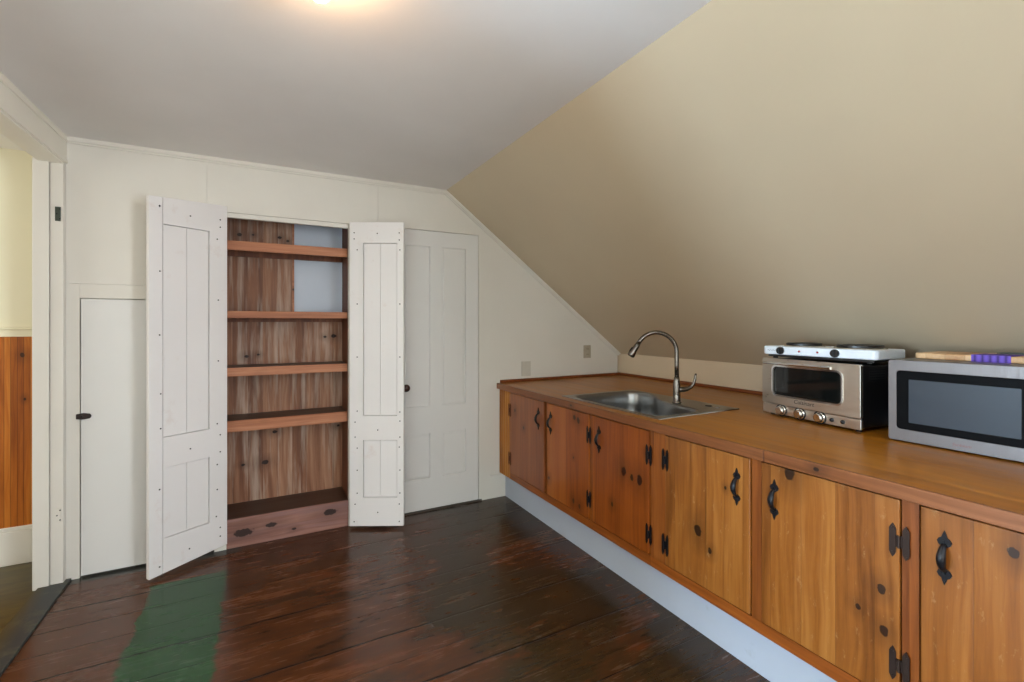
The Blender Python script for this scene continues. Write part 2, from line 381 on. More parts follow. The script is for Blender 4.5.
# far wall: boards with hairline gaps in front of a backing layer
bm = bmesh.new(); g = .0005
def slopez(x): return CZ - (x-CX)*(CZ-KZ)/(KX-CX)
SM = (-.848, -.24, 1.496); CL = (-.178, .524, 2.03); WD = (.775, 1.478, 2.037); y0, y1 = D, D+.03
def wb(x0, x1, z0, z1): box(bm, x0+g, x1-g, y0, y1, z0+g, z1-g)
wb(-1.02, SM[0], 0, 1.573); wb(SM[0], -.30, 1.496, 1.573); wb(-.30, CL[0], 1.496, 1.573); wb(SM[1], CL[0], 0, 1.496)
wb(-1.02, -.918, 1.573, CZ); wb(-.918, -.276, 1.573, CZ); wb(-.276, CL[0]+.0005, 1.573, CZ)
g = 0; wb(CL[0], CL[1], CL[2], CZ); wb(CL[1], .7185, 0, CZ); wb(.7195, WD[0], 0, CZ); wb(WD[0], CX, WD[2], CZ)
def wtrap(x0, x1, z0):
    x0 += g; x1 -= g
    prism(bm, [(x0, z0), (x1, z0), (x1, slopez(x1)), (x0, slopez(x0))], 'y', y0, y1)
wtrap(CX, WD[1], WD[2]); wtrap(WD[1], 1.575, .18); wtrap(1.575, 2.84, .18)
box(bm, WD[1], 1.71, D-.004, y1, 0, .178)
box(bm, WD[1]+.003, 1.573, D-.004, y1, .178, 1.9)
# backing layer
box(bm, -1.02, CL[0]-.02, D+.03, D+.05, 0, CZ); box(bm, CL[1]+.02, CX, D+.03, D+.05, 0, CZ); box(bm, CL[0]-.02, CL[1]+.02, D+.03, D+.05, CL[2]+.03, CZ)
prism(bm, [(CX, 0), (2.95, 0), (2.95, slopez(2.95)), (CX, CZ)], 'y', D+.03, D+.05)
struct('wall_far', bm, m_wall, 'white painted board wall with closet and two doors at the far end')

struct('wall_left', B((-1.0, -.9, 1.2, 3.30, 2.205, CZ), (-1.0, -.9, 1.08, 1.22, 0, CZ), (-1.0, -.9, -1.85, -.35, 0, CZ)), m_left,
       'cream header beam and left wall around the wide opening')
struct('wall_partition', B((-3.5, -1.0, 1.08, 1.2, 0, CZ)), m_left, 'wall between the alcove and the next room')
struct('wall_alcove', B((-3.2, -1.0, -.45, -.35, 0, CZ), (-3.25, -3.2, -.45, .4, 0, CZ), (-3.25, -3.2, 1.04, 1.2, 0, CZ), (-3.25, -3.2, .4, 1.04, 0, .65), (-3.25, -3.2, .4, 1.04, 1.85, CZ)), m_left, 'side and end walls of the window alcove')
DX, DY0, DY1, DZ0, DZ1 = 1.45, -1.6, -.5, .8, 2.0      # added dormer window plane, moved into the room to shape the light
struct('wall_near', B((-1.0, DX+.05, -1.9, -1.85, 0, CZ)), m_wall, 'white wall behind the viewer')
struct('wall_added_dormer', B((DX, DX+.05, -1.85, DY0, 0, CZ), (DX, DX+.05, DY1, -.40, 0, CZ), (DX, DX+.05, DY0, DY1, 0, DZ0), (DX, DX+.05, DY0, DY1, DZ1, CZ)), m_wall, 'unseen white dormer wall with a window, added to the right behind the viewer to shape the light')
bm = bmesh.new(); prism(bm, [(CX, CZ), (DX+.05, CZ), (DX+.05, 0), (2.95, 0), (2.95, slopez(2.95))], 'y', -.40, -.35)
struct('wall_added_cheek', bm, m_wall, 'unseen white cheek wall where the added dormer meets the slope')
# next room
struct('wall_next_room', B((-3.5, -1.0, 3.68, 3.72, 0, CZ), (-3.55, -3.5, 1.08, 1.95, 0, CZ), (-3.55, -3.5, 3.05, 3.72, 0, CZ), (-3.55, -3.5, 1.95, 3.05, 0, .85), (-3.55, -3.5, 1.95, 3.05, 2.05, CZ), (-1.02, -.98, 3.35, 3.68, 0, CZ)), m_yellow,
       'pale yellow wall of the next room seen through the left opening')
struct('wall_wainscot', B((-3.5, -1.03, 3.668, 3.68, .21, 1.285)), m_wains, 'golden knotty pine beadboard wainscot in the next room')
bm = B((-3.5, -1.03, 3.655, 3.68, 1.285, 1.325)); box(bm, -3.5, -1.03, 3.645, 3.68, 1.325, 1.338)
struct('trim_1', bm, m_yellow, 'cream chair rail above the pine wainscot', bevel=.003)
bm = B((-3.5, -1.03, 3.655, 3.68, 0, .19)); box(bm, -3.5, -1.03, 3.66, 3.68, .19, .212)
struct('baseboard_next_room', bm, m_trim, 'white baseboard under the pine wainscot', bevel=.004)
# cornice strip following ceiling and slope
bm = bmesh.new()
box(bm, -.9, CX-.006, D-.018, D+.001, CZ-.022, CZ); box(bm, -.9, CX-.012, D-.009, D+.001, CZ-.032, CZ-.022)
L = math.hypot(KX-CX, CZ-KZ); ux, uz = (KX-CX)/L, (KZ-CZ)/L; nx, nz = uz, -ux
for a, b, c in ((0, .02, .018), (.02, .03, .009)):
    P = lambda t, q: (CX+ux*t+nx*q, CZ+uz*t+nz*q)
    prism(bm, [P(-.004, a), P(L, a), P(L-.01, b), P(-.012, b)], 'y', D-c, D+.001)
struct('trim_2', bm, m_trim, 'narrow white cornice strip along ceiling and slope')
# jamb post of the opening
bm = bmesh.new(); box(bm, -1.02, -.956, 3.252, D, 0, 2.205); box(bm, -.954, -.902, 3.26, D, 0, 2.205); box(bm, -1.02, -.956, D, 3.36, 0, 2.205)
jamb = struct('trim_3', bm, m_trim, 'white painted jamb boards of the left opening', bevel=.003)
for z, mt, lb in ((1.928, plain('grey_green_hinge', (66, 74, 64), .5, .3), 'dark bare hinge leaf'), (.366, m_trim, 'paint-covered hinge mortise')):
    bm = B((-.934, -.912, 3.256, 3.261, z-.037, z+.037)); hp = obj('hinge_plate', bm, mt, jamb, world=True, bevel=.001, label=lb)
    for dz in (-.025, 0, .025):
        b2 = bmesh.new(); cyl(b2, (-.92+(.006 if dz else -.006), 3.257, z+dz), (-.92+(.006 if dz else -.006), 3.2545, z+dz), .0035, n=8)
        obj('screw', b2, m_iron, hp, world=True)
bm = B((-1.0, -.9, 1.2, 3.26, 2.192, 2.205)); box(bm, -.902, -.894, 1.2, 3.3, 2.205, 2.222); box(bm, -.9, -.893, 1.08, D, CZ-.03, CZ)
struct('trim_4', bm, m_left, 'cream moulding strips on the header beam', bevel=.002)
struct('trim_5', B((-1.0, -.88, 1.2, 3.30, -.04, .012)), m_thresh, 'worn grey and olive painted threshold board', bevel=.004)
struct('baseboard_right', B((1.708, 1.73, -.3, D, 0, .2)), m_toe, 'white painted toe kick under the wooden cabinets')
struct('trim_6', B((WD[0]+.01, 1.50, D-.012, D+.03, 0, .012)), plain('grey_worn_sill', (70, 62, 54), .6), 'grey worn sill under the white panelled door')
struct('trim_7', B((CL[0]+.002, CL[1]-.002, D+.002, D+.03, 2.0, 2.028)), m_trim, 'white strip across the top of the closet opening')
# windows (out of view; dormer and next-room ones are added for their light)
def window(name, horiz, a0, a1, z0, z1, p, label):
    def bx(b, u0, u1, q0, q1, v0, v1):
        box(b, *((u0, u1, q0, q1) if horiz else (q0, q1, u0, u1)), v0, v1)
    bm = bmesh.new(); w = .05
    bx(bm, a0, a0+w, p-.02, p+.02, z0, z1); bx(bm, a1-w, a1, p-.02, p+.02, z0, z1)
    bx(bm, a0+w, a1-w, p-.02, p+.02, z0, z0+w); bx(bm, a0+w, a1-w, p-.02, p+.02, z1-w, z1); zm = (z0+z1)/2
    bx(bm, a0+w, a1-w, p-.02, p+.02, zm-.02, zm+.02)
    o = struct(name, bm, m_trim, label, bevel=.003)
    for zz0, zz1 in ((z0+w, zm-.02), (zm+.02, z1-w)):
        b2 = bmesh.new(); bx(b2, a0+w, a1-w, p-.002, p+.002, zz0, zz1); obj('pane', b2, m_pane, o)
window('window_1', False, .4, 1.04, .65, 1.85, -3.225, 'white sash window at the end of the alcove')
window('window_added_dormer', False, DY0, DY1, DZ0, DZ1, DX+.025, 'unseen white sash window in the added dormer behind the viewer')
window('window_added_next_room', False, 1.95, 3.05, .85, 2.05, -3.525, 'unseen white sash window added to light the next room')

# doors -------------------------------------------------------------
def relief(bm, x0, x1, z0, z1, yf, t, panels, rec, groove=False, fillet=.006):
    """board with recessed panels: front face at yf facing -y"""
    xs = sorted({x0, x1, *[v for p in panels for v in p[:2]]}); zs = sorted({z0, z1, *[v for p in panels for v in p[2:]]})
    for i in range(len(xs)-1):
        for j in range(len(zs)-1):
            inside = any(p[0] <= xs[i] and xs[i+1] <= p[1] and p[2] <= zs[j] and zs[j+1] <= p[3] for p in panels)
            if inside: continue
            box(bm, xs[i], xs[i+1], yf, yf+t, zs[j], zs[j+1])
    bmesh.ops.remove_doubles(bm, verts=bm.verts, dist=1e-5)
    # drop the doubled inner faces
    seen = {}
    for f in list(bm.faces): seen.setdefault(tuple(sorted(v.index for v in f.verts)), []).append(f)
def solid(bm):
    bm.verts.index_update(); seen = {}
    for f in bm.faces: seen.setdefault(tuple(sorted(v.index for v in f.verts)), []).append(f)
    dead = [f for fs in seen.values() if len(fs) > 1 for f in fs]
    bmesh.ops.delete(bm, geom=dead, context='FACES_ONLY')
# white four-panel door
bm = bmesh.new(); x0, x1 = WD[0]+.004, WD[1]-.004
PL, PR = (x0+.12, 1.092), (1.183, 1.37)
pan = [(PL[0], PL[1], .76, 1.90), (PR[0], PR[1], .76, 1.93), (PL[0], PL[1], .234, .56), (PR[0], PR[1], .24, .562)]
pan = [(p[0], p[1], .237 if p[2] < .5 else .76, .561 if p[3] < .7 else 1.92) for p in pan]
relief(bm, x0, x1, .012, WD[2]-.004, D-.001, .028, pan, .006); solid(bm)
d1 = struct('door_1', bm, m_door, 'closed white four-panel door with dark round knob', bevel=.0015)
for p in pan:
    b2 = bmesh.new(); box(b2, p[0]+.012, p[1]-.012, D+.004, D+.012, p[2]+.012, p[3]-.012)
    box(b2, p[0], p[1], D+.008, D+.015, p[2], p[3]); obj('panel', b2, m_door, d1, bevel=.003)
b2 = bmesh.new(); lathe(b2, [(0,-.062),(.014,-.062),(.024,-.055),(.027,-.043),(.024,-.031),(.011,-.024),(.009,-.010),(.018,-.006),(.020,0),(0,0)], (.905, D, .905), 28, 'y')
obj('knob', b2, m_knob, d1, smooth=True, label='dark brown round knob')
for z in (1.83, .44):
    b2 = bmesh.new(); cyl(b2, (WD[1], D-.006, z-.045), (WD[1], D-.006, z+.045), .006, n=12); cyl(b2, (WD[1], D-.006, z+.045), (WD[1], D-.006, z+.053), .0035, n=10)
    obj('hinge', b2, m_trim, d1, smooth=False)
# small flat closet door on the left
bm = B((SM[0]+.005, SM[1]-.004, D-.002, D+.026, .012, SM[2]-.005))
d2 = struct('door_2', bm, m_door, 'small plain white cupboard door with dark wooden turn latch', bevel=.0015)
b2 = bmesh.new(); prism(b2, [(-.860,.852),(-.83,.848),(-.803,.852),(-.797,.864),(-.803,.877),(-.83,.882),(-.860,.878)], 'y', D-.016, D-.004)
lt = obj('latch', b2, m_latch, d2, bevel=.003, label='dark wooden turn latch')
b2 = bmesh.new(); cyl(b2, (-.835, D-.019, .865), (-.835, D-.016, .865), .005, n=10); obj('screw', b2, m_iron, lt)

# ------------------------------------------------------------------ built-in closet
closet = thing('built_in_closet', 'tall built-in pine closet with open shelves and two white board doors swung open', 'closet', ((CL[0]+CL[1])/2, D+.04, 0))
bx0, bx1, by = -.25, .60, 3.60
bm = bmesh.new(); xs = [bx0+i*.0895 for i in range(6)]
for a, b in zip(xs, xs[1:]+[None]):
    if b: box(bm, a, b-.0006, by, by+.018, .15, 2.06)
xr = xs[-1]
k = xr
while k < bx1-.01:
    box(bm, k, min(k+.0889, bx1), by, by+.018, .15, 1.40); k += .09
obj('back_boards', bm, m_closet, closet, world=True)
obj('back_stile', B((xr, xr+.012, by-.004, by+.018, 1.40, 2.06)), m_shelf, closet, world=True, label='orange edge batten beside the gap in the back boards')
obj('rear_boards', B((bx0-.02, xr+.012, by+.02, by+.035, .1, 2.09), (xr+.012, bx1+.02, by+.032, by+.045, .1, 2.09)), m_closet2, closet, world=True)
obj('white_panel', B((xr+.012, bx1, by+.02, by+.03, 1.36, 2.06)), paint('blue_lit_white_panel', (205, 214, 228), .5), closet, world=True, label='white panel with bluish light put into its colour, showing where back boards are missing')  # the panel is white; the bluish light on it is put into the paint
for x, w in ((bx0-.02, .02), (.527, .02)):
    obj('side_panel', B((x, x+w, D+.052, by, 0, 2.06)), m_closet2, closet, world=True)
obj('top_panel', B((bx0, .527, D+.052, by+.03, 2.06, 2.075)), m_closet2, closet, world=True)
for z0, z1, yf in ((1.812, 1.870, D+.055), (1.394, 1.437, D+.055), (1.034, 1.087, D+.055), (.692, .760, D+.055)):
    t = .022
    s = obj('shelf', B((bx0+.002, .525, D+.0775, by-.001, z1-t, z1)), m_shelfdark, closet, world=True)
    obj('front_edge', B((bx0+.002, .525, D+.055, D+.077, z0, z1)), m_shelf, s, world=True, bevel=.002, label='lighter knotty front edge')
    obj('cleat', B((bx0+.002, .525, by-.022, by-.001, z1-t-.045, z1-t)), m_closet2, s, world=True)
obj('bottom_deck', B((bx0+.002, .525, D+.02, by-.001, .155, .173)), m_shelfdark, closet, world=True)
obj('front_plank', B((CL[0], .524, D+.002, D+.02, .03, .174)), m_shelftop, closet, world=True, bevel=.003, label='knotty pinkish plank under the lowest shelf')
obj('kick_board', B((CL[0], .524, D+.005, D+.018, 0, .03)), m_shelftop, closet, world=True, bevel=.002)
# closet door leaves: local x along the leaf, face towards -y
def leaf(p0, p1, px, seam_x, nails, shear, knob_side):
    a = Vector(p0); b = Vector(p1); w = (b-a).length; ang = math.atan2(b.y-a.y, b.x-a.x)
    M = Matrix.Translation((a.x, a.y, 0)) @ Matrix.Rotation(ang, 4, 'Z')
    def sh(x, z): return z + (shear*(x/w) if (z > 1.98 or z < .1) else 0)
    def fin(name, bm, mat, par, **k):
        for v in bm.verts: v.co.z = sh(v.co.x, v.co.z)
        bmesh.ops.transform(bm, matrix=M, verts=bm.verts); return obj(name, bm, mat, par, world=True, **k)
    up, lo = (px[0], px[1], .75, 1.893), (px[0], px[1], .208, .588)
    bm = bmesh.new(); sl_ = [(seam_x, seam_x+.002, .02, 2.03)] if seam_x > .03 else []
    relief(bm, 0, w, .02, 2.03, 0, .028, [up, lo]+sl_, .011)
    solid(bm)
    door = fin('door', bm, m_leaf, closet, bevel=.0015)
    for (u0, u1, v0, v1) in (up, lo):
        um = (u0+u1)/2
        b2 = bmesh.new()
        for q0, q1 in ((u0+.003, um-.0012), (um+.0012, u1-.003)): box(b2, q0, q1, .010, .022, v0+.003, v1-.003)
        box(b2, u0, u1, .0225, .027, v0, v1)
        box(b2, um-.002, um+.002, .015, .022, v0, v1)
        fin('panel', b2, m_leaf, door, bevel=.001)
    if sl_:
        b2 = bmesh.new(); box(b2, seam_x-.004, seam_x+.006, .0285, .032, .06, 1.97); fin('cover_strip', b2, m_leaf, door)
    b2 = bmesh.new()
    for (x, z) in nails:
        yy = 0
        b2 = bmesh.new(); cyl(b2, (x, yy-.0012, z), (x, yy+.002, z), .0042, n=8); fin('nail', b2, m_nail, door)
    for z in (.25, 1.05, 1.8):
        b2 = bmesh.new(); xx = w if knob_side == 'left' else 0
        cyl(b2, (xx, .032, z-.035), (xx, .032, z+.035), .005, n=10); fin('hinge', b2, m_iron, door)
    return door
NL = [(0.049,1.982),(0.05,1.638),(0.049,1.299),(0.054,.986),(0.054,.801),(0.049,.479),(0.049,.065),(.36,1.97),(.36,1.926),(.343,1.853),(.349,1.497),(.349,1.141),(.343,.774),(.36,.706),(.36,.606),(.343,.535),(.343,.389),(.338,.233),(.36,.161),(.36,.11),(.199,1.96),(.199,.661),(.194,.105)]
NR = [(.03,1.96),(.03,1.919),(.05,1.847),(.05,1.489),(.05,1.138),(.05,.781),(.036,.708),(.036,.609),(.05,.536),(.05,.39),(.05,.238),(.036,.165),(.03,.05),(.327,1.96),(.327,1.913),(.331,1.847),(.331,1.489),(.331,1.138),(.331,.774),(.331,.714),(.331,.608),(.327,.542),(.331,.39),(.331,.238),(.327,.165),(.327,.05),(.182,1.956),(.185,.655),(.185,.11)]
leaf((-.511, 3.055), (-.172, 3.268), (.068, .302), .063, NL, .028, 'left')
leaf((.522, 3.245), (.838, 3.082), (.089, .312), .014, NR, 0, 'right')

# ------------------------------------------------------------------ base cabinets
XF = 1.655
def spade(tip, s=1):
    """spear-shaped plate outline in (x,z) pointing to +z*s, tip = length"""
    return [(x, s*z) for x, z in ((-.006, 0), (-.013, .006), (-.016, .014), (-.012, .022), (-.006, .026), (-.004, .034), (0, tip), (.004, .034), (.006, .026), (.012, .022), (.016, .014), (.013, .006), (.006, 0))]
def handle_bm():
    bm = bmesh.new()
    for s in (1, -1):
        prism(bm, [(x, z+s*.030) for x, z in spade(.044, s)], 'y', -.004, 0)
        cyl(bm, (0, -.0065, s*.044), (0, -.003, s*.044), .0035, n=8)
    pts = []; rad = []
    for i in range(13):
        t = i/12; z = .036-.072*t; pts.append((0, -.004-.021*math.sin(math.pi*t)**.7, z)); rad.append(.0045+.003*math.sin(math.pi*t))
    tube(bm, pts, rad, 10, 1.45, (1,0,0)); return bm
def hinge_bm(k=1.0, q=.0165):
    bm = bmesh.new()
    for s in (-1, 1):
        o = [(-.0085, -.034), (-.005, -.042), (0, -.050), (.005, -.042), (.0085, -.034), (.0085, .034), (.005, .042), (0, .050), (-.005, .042), (-.0085, .034)]
        prism(bm, [(x*k+s*q, z) for x, z in o], 'y', -.0035, 0)
        for z in (-.036, .036): cyl(bm, (s*q, -.0055, z), (s*q, -.003, z), .003, n=8)
        box(bm, min(0, s*.009), max(0, s*.009), -.0035, 0, -.017, .017)
    cyl(bm, (0, -.005, -.018), (0, -.005, .018), .0045, n=10); return bm
HM = {}
def shared(key, fn, mat):
    if key not in HM:
        me = bpy.data.meshes.new(key); b = fn(); bmesh.ops.recalc_face_normals(b, faces=b.faces); b.to_mesh(me); b.free(); me.materials.append(mat); HM[key] = me
    return HM[key]
def hang(name, me, parent, y, z, x, label=None):
    o = bpy.data.objects.new(name, me); S.collection.objects.link(o); o.parent = parent
    o.matrix_basis = ORI[parent.name].inverted() @ Matrix.Translation((x, y, z)) @ Matrix.Rotation(-math.pi/2, 4, 'Z')
    if label: o['label'] = label
    return o
def cabinet(y0, y1, label, doors, fluted=None):
    """y0 < y1; doors: (ya, yb, material, hinge side, handle y, hinge mat, hinge ys)"""
    c = thing('base_cabinet', label, 'cabinet', (XF, (y0+y1)/2, .195), group='wooden base cabinets under the worktop')
    g = .0008; lo, hi = y0+g, y1-g
    bm = bmesh.new()
    for q in (lo, hi-.016):
        if abs(q-2.132) < .03:
            box(bm, XF+.02, 2.86, q, q+.016, .195, .66); box(bm, 2.32, 2.86, q, q+.016, .66, .852)
        else: box(bm, XF+.02, 2.86, q, q+.016, .195, .852)
    box(bm, XF+.02, 2.86, lo+.016, hi-.016, .195, .211); box(bm, 2.85, 2.86, lo+.016, hi-.016, .211, .852)
    obj('body', bm, m_frame, c, world=True)
    bm = bmesh.new(); edges = sorted([(d[0], d[1]) for d in doors]); top = hi if fluted is None else fluted
    cur = lo
    for a, b in edges:
        rec = .012 if abs(a-2.633) < .001 else 0
        if a-.0035-cur > .002: obj('frame_stile', B((XF+rec, XF+.02, cur, a-.0035, .2415, .852)), m_frame, c, world=True)
        cur = b+.0035
    if top-cur > .002: obj('frame_stile', B((XF, XF+.02, cur, top, .2415, .852)), m_frame, c, world=True)
    bm = bmesh.new()
    for a, b in edges: pass
    box(bm, XF-.0008, XF+.02, lo, top, .195, .2415)
    obj('bottom_rail', bm, m_rail, c, world=True)
    if fluted is not None:
        bm = bmesh.new(); n = 6; w = (hi-fluted)/n
        pts = [(XF+.02, fluted)]
        for i in range(n):
            a = fluted+i*w
            pts += [(XF+.012, a), (XF+.001, a+.004), (XF-.002, a+w*.3), (XF-.002, a+w*.7), (XF+.001, a+w-.004)]
        pts += [(XF+.012, hi), (XF+.02, hi)]
        prism(bm, pts, 'z', .195, .852); obj('fluted_filler', bm, m_flute, c, world=True, label='lighter vertically fluted pine strip')
    for (a, b, mt, side, hy, hmat, hz) in doors:
        d = obj('door', B((XF-.006, XF+.014, a, b, .246, .843)), mt, c, world=True, bevel=.003)
        hang('handle', shared('handle', handle_bm, m_iron), d, hy, .72, XF-.006)
        hy2 = b if side == 'left' else a       # seen from the room, larger y is on the left
        for z in hz: hang('hinge', shared('hinge_'+hmat.name, (hinge_bm if hmat is m_brass else (lambda: hinge_bm(.78, .0125))), hmat), d, hy2+(.0 if side == 'left' else -.0), z, XF-.006)
def dm(i, knots, dark, mid, light, board, c, wear=.0, seed=None):
    # knots given as world (y, z); object space is centred on the cabinet
    return wood('pine_cabinet_door', dark, mid, light, 'z', 'y', board, [(y-c, z-.195, r) for y, z, r in knots], rough=.33, seam=.35, tone=.22, seed=i*3.7, wear=wear, coat=.15)
R1 = ((118, 54, 10), (146, 74, 18), (164, 92, 30)); R2 = ((98, 52, 14), (140, 82, 28), (166, 108, 48))
c1, c2, c3, c4 = (2.1195+D)/2, (1.678+2.1195)/2, (.631+1.678)/2, (.04+.631)/2
cabinet(2.1195, D, 'pine base cabinet at the far wall with two doors and fluted strip', [
    (2.633, 3.108, dm(1, [(3.03,.72,.012),(2.9,.62,.01)], (112,58,24), (138,76,36), (156,94,50), .24, c1), 'left', 2.70, m_rust, (.713,.351)),
    (2.150, 2.590, dm(2, [(2.29,.80,.014),(2.25,.79,.016),(2.3,.30,.012),(2.24,.29,.012),(2.57,.36,.01),(2.3,.56,.006)], *R1, .22, c1), 'right', 2.548, m_iron, (.726,.361))], fluted=3.112)
cabinet(1.678, 2.1195, 'single door pine base cabinet below the near end of the sink', [
    (1.682, 2.115, dm(3, [(1.86,.60,.020),(1.80,.585,.014),(1.745,.585,.022),(1.70,.73,.008),(1.95,.4,.01)], *R1, .21, c2), 'right', 2.058, m_iron, (.727,.346))])
cabinet(.631, 1.678, 'wide pine base cabinet with two scratched doors left of nearest cabinet', [
    (1.152, 1.578, dm(4, [(1.395,.475,.020),(1.335,.415,.010),(1.26,.70,.006)], *R2, .085, c3, .2), 'left', 1.208, m_iron, (.73,.338)),
    (.676, 1.106, dm(5, [(.722,.56,.012),(.785,.475,.009),(.715,.44,.013),(1.0,.83,.02)], *R2, .11, c3, .18), 'right', 1.055, m_brass, (.722,.359))])
cabinet(.04, .631, 'nearest pine base cabinet whose door runs out of the picture', [
    (.08, .627, dm(6, [(.44,.79,.012),(.4,.785,.012),(.36,.78,.012)], *R2, .12, c4, .2), 'right', .573, m_iron, (.72,.36))])

# ------------------------------------------------------------------ worktop, sink, faucet
TZ = .894
wt = thing('worktop', 'long honey coloured wooden worktop along the knee wall', 'worktop', (2.25, 1.5, .854))
SX0, SX1, SY0, SY1 = 1.722, 2.285, 1.69, 2.488
bm = B((1.645, SX0, -.3, D-.001, .854, TZ), (SX1, KX-.001, -.3, D-.001, .854, TZ), (SX0, SX1, -.3, SY0, .854, TZ), (SX0, SX1, SY1, D-.001, .854, TZ))
bmesh.ops.remove_doubles(bm, verts=bm.verts, dist=1e-5)
obj('top', bm, m_counter, wt, world=True)
obj('front_edge', B((1.632, 1.645, 1.087, D-.001, .851, TZ+.0005)), m_nose, wt, world=True, bevel=.002, label='brown front edge strip')
obj('front_edge', B((1.632, 1.645, -.3, 1.085, .851, TZ+.0005)), m_nose, wt, world=True, bevel=.002, label='brown front edge strip')
obj('back_lip', B((1.66, KX-.001, D-.018, D-.001, TZ, .917)), m_lip, wt, world=True, bevel=.003)
obj('back_lip', B((KX-.019, KX-.001, -.3, D-.018, TZ, .917)), m_lip, wt, world=True, bevel=.003)

# sink: rim sheet with D-shaped bowl
sink = thing('sink', 'stainless steel sink set into the wooden worktop', 'sink', (2.0, 2.08, TZ))
def bowl_outline():
    P = [(1.742, 1.72), (1.742, 2.472), (2.268, 2.472), (2.268, 2.27), (2.10, 2.03), (2.075, 1.72)]
    R = [.08, .11, .13, .14, .14, .08]; out = []
    n = len(P)
    for i in range(n):
        p = Vector(P[i]); a = (Vector(P[i-1])-p); b = (Vector(P[(i+1)%n])-p)
        la, lb = a.length, b.length; a.normalize(); b.normalize(); r = min(R[i], la*.48, lb*.48)
        s, e = p+a*r, p+b*r
        for k in range(7):
            t = k/6; out.append(((s*(1-t)+p*t)*(1-t)+(p*(1-t)+e*t)*t))
    return out
O = bowl_outline(); n = len(O); cen = Vector((1.99, 2.12))
def rect_hit(p):
    d = p-cen; x0, x1, y0, y1 = 1.70, 2.295, 1.668, 2.50; ts = []
    if d.x > 1e-9: ts.append((x1-cen.x)/d.x)
    if d.x < -1e-9: ts.append((x0-cen.x)/d.x)
    if d.y > 1e-9: ts.append((y1-cen.y)/d.y)
    if d.y < -1e-9: ts.append((y0-cen.y)/d.y)
    return cen+d*min(ts)
bm = bmesh.new(); outer = [rect_hit(p) for p in O]
for cx, cy in ((1.70,1.668),(2.295,1.668),(2.295,2.50),(1.70,2.50)):
    i = min(range(n), key=lambda k: (outer[k]-Vector((cx,cy))).length); outer[i] = Vector((cx,cy))
def ring(pts, z): return [bm.verts.new((p.x, p.y, z)) for p in pts]
rs = [ring([p+(p-cen)*.002 for p in outer], TZ+.0005), ring(outer, TZ+.0045), ring([o*.12+p*.88 for o, p in zip(outer, O)], TZ+.0035), ring(O, TZ+.001)]
for f_, z in ((.985, -.006), (.97, -.02), (.965, -.10), (.955, -.150), (.93, -.172), (.87, -.182), (.3, -.186), (.09, -.188)):
    rs.append(ring([cen+(p-cen)*f_ for p in O], TZ+z))
for a, b in zip(rs, rs[1:]):
    for i in range(n): bm.faces.new((a[i], a[(i+1)%n], b[(i+1)%n], b[i]))
bm.faces.new(rs[-1])
sb = obj('bowl_and_rim', bm, m_sink, sink, world=True, smooth=True)
for p in sb.data.polygons:
    if p.index < 3*n: p.use_smooth = False
bm = bmesh.new(); lathe(bm, [(.045, .001), (.043, .004), (.036, .003), (.03, -.001), (.012, -.001), (0, -.001)], (cen.x, cen.y, TZ-.187), 28)
obj('drain', bm, m_chrome, sink, world=True, smooth=True)
for (x, y) in ((2.215, 1.80), (2.215, 1.745)):
    bm = bmesh.new(); lathe(bm, [(.018, 0), (.017, .003), (.010, .004), (0, .004)], (x, y, TZ+.0042), 20)
    obj('hole_cap', bm, m_black if y > 1.78 else m_sink, sink, world=True)

fb = Vector((2.14, 1.96, TZ+.004)); d = Vector((-.88, .475, 0)).normalized()
fau = thing('faucet', 'tall brushed nickel gooseneck faucet with side lever behind the sink', 'faucet', tuple(fb))
bm = bmesh.new(); lathe(bm, [(0,0),(.027,0),(.027,.004),(.0215,.008),(.021,.05),(.020,.115),(.0165,.135),(.0148,.15),(0,.15)], tuple(fb), 28)
obj('body', bm, m_nickel, fau, world=True, smooth=True)
pts = [fb+Vector((0,0,.145)), fb+Vector((0,0,.22)), fb+Vector((0,0,.285))]
zc = 1.19
for i in range(1, 19):
    t = math.radians(152*i/18); pts.append(Vector((fb.x, fb.y, zc))+d*(.118-.118*math.cos(t))+Vector((0,0,.118*math.sin(t))))
bm = bmesh.new(); tube(bm, pts, .0125, 18); obj('spout', bm, m_nickel, fau, world=True, smooth=True)
e = pts[-1]; td = (pts[-1]-pts[-2]).normalized()
bm = bmesh.new(); tube(bm, [e-td*.002, e+td*.012, e+td*.014, e+td*.05, e+td*.082, e+td*.088], [.0128, .0148, .0155, .0175, .0225, .020], 20)
hd = obj('spray_head', bm, m_nickel, fau, world=True, smooth=True)
bm = bmesh.new(); tube(bm, [e+td*.0875, e+td*.090], [.018, .017], 18); obj('spray_face', bm, m_rubber, hd, world=True)
bm = bmesh.new(); sd = Vector((-td.z*d.x, -td.z*d.y, 0)); q = e+td*.055+d*.016+Vector((0,0,.006))
tube(bm, [q-td*.02, q, q+td*.018], [.004, .007, .005], 10, 1.0); obj('spray_button', bm, m_rubber, hd, world=True, smooth=True)
ld = -d; L0 = fb+Vector((0,0,.078))
lp = [L0+ld*s_+Vector((0,0,z)) for s_, z in ((0,0),(.022,-.001),(.04,-.001),(.062,.003),(.084,.014),(.098,.032),(.106,.056),(.109,.080),(.112,.092))]
bm = bmesh.new(); tube(bm, lp, [.015,.016,.015,.0125,.0105,.009,.0075,.0068,.005], 14); obj('lever', bm, m_nickel, fau, world=True, smooth=True)

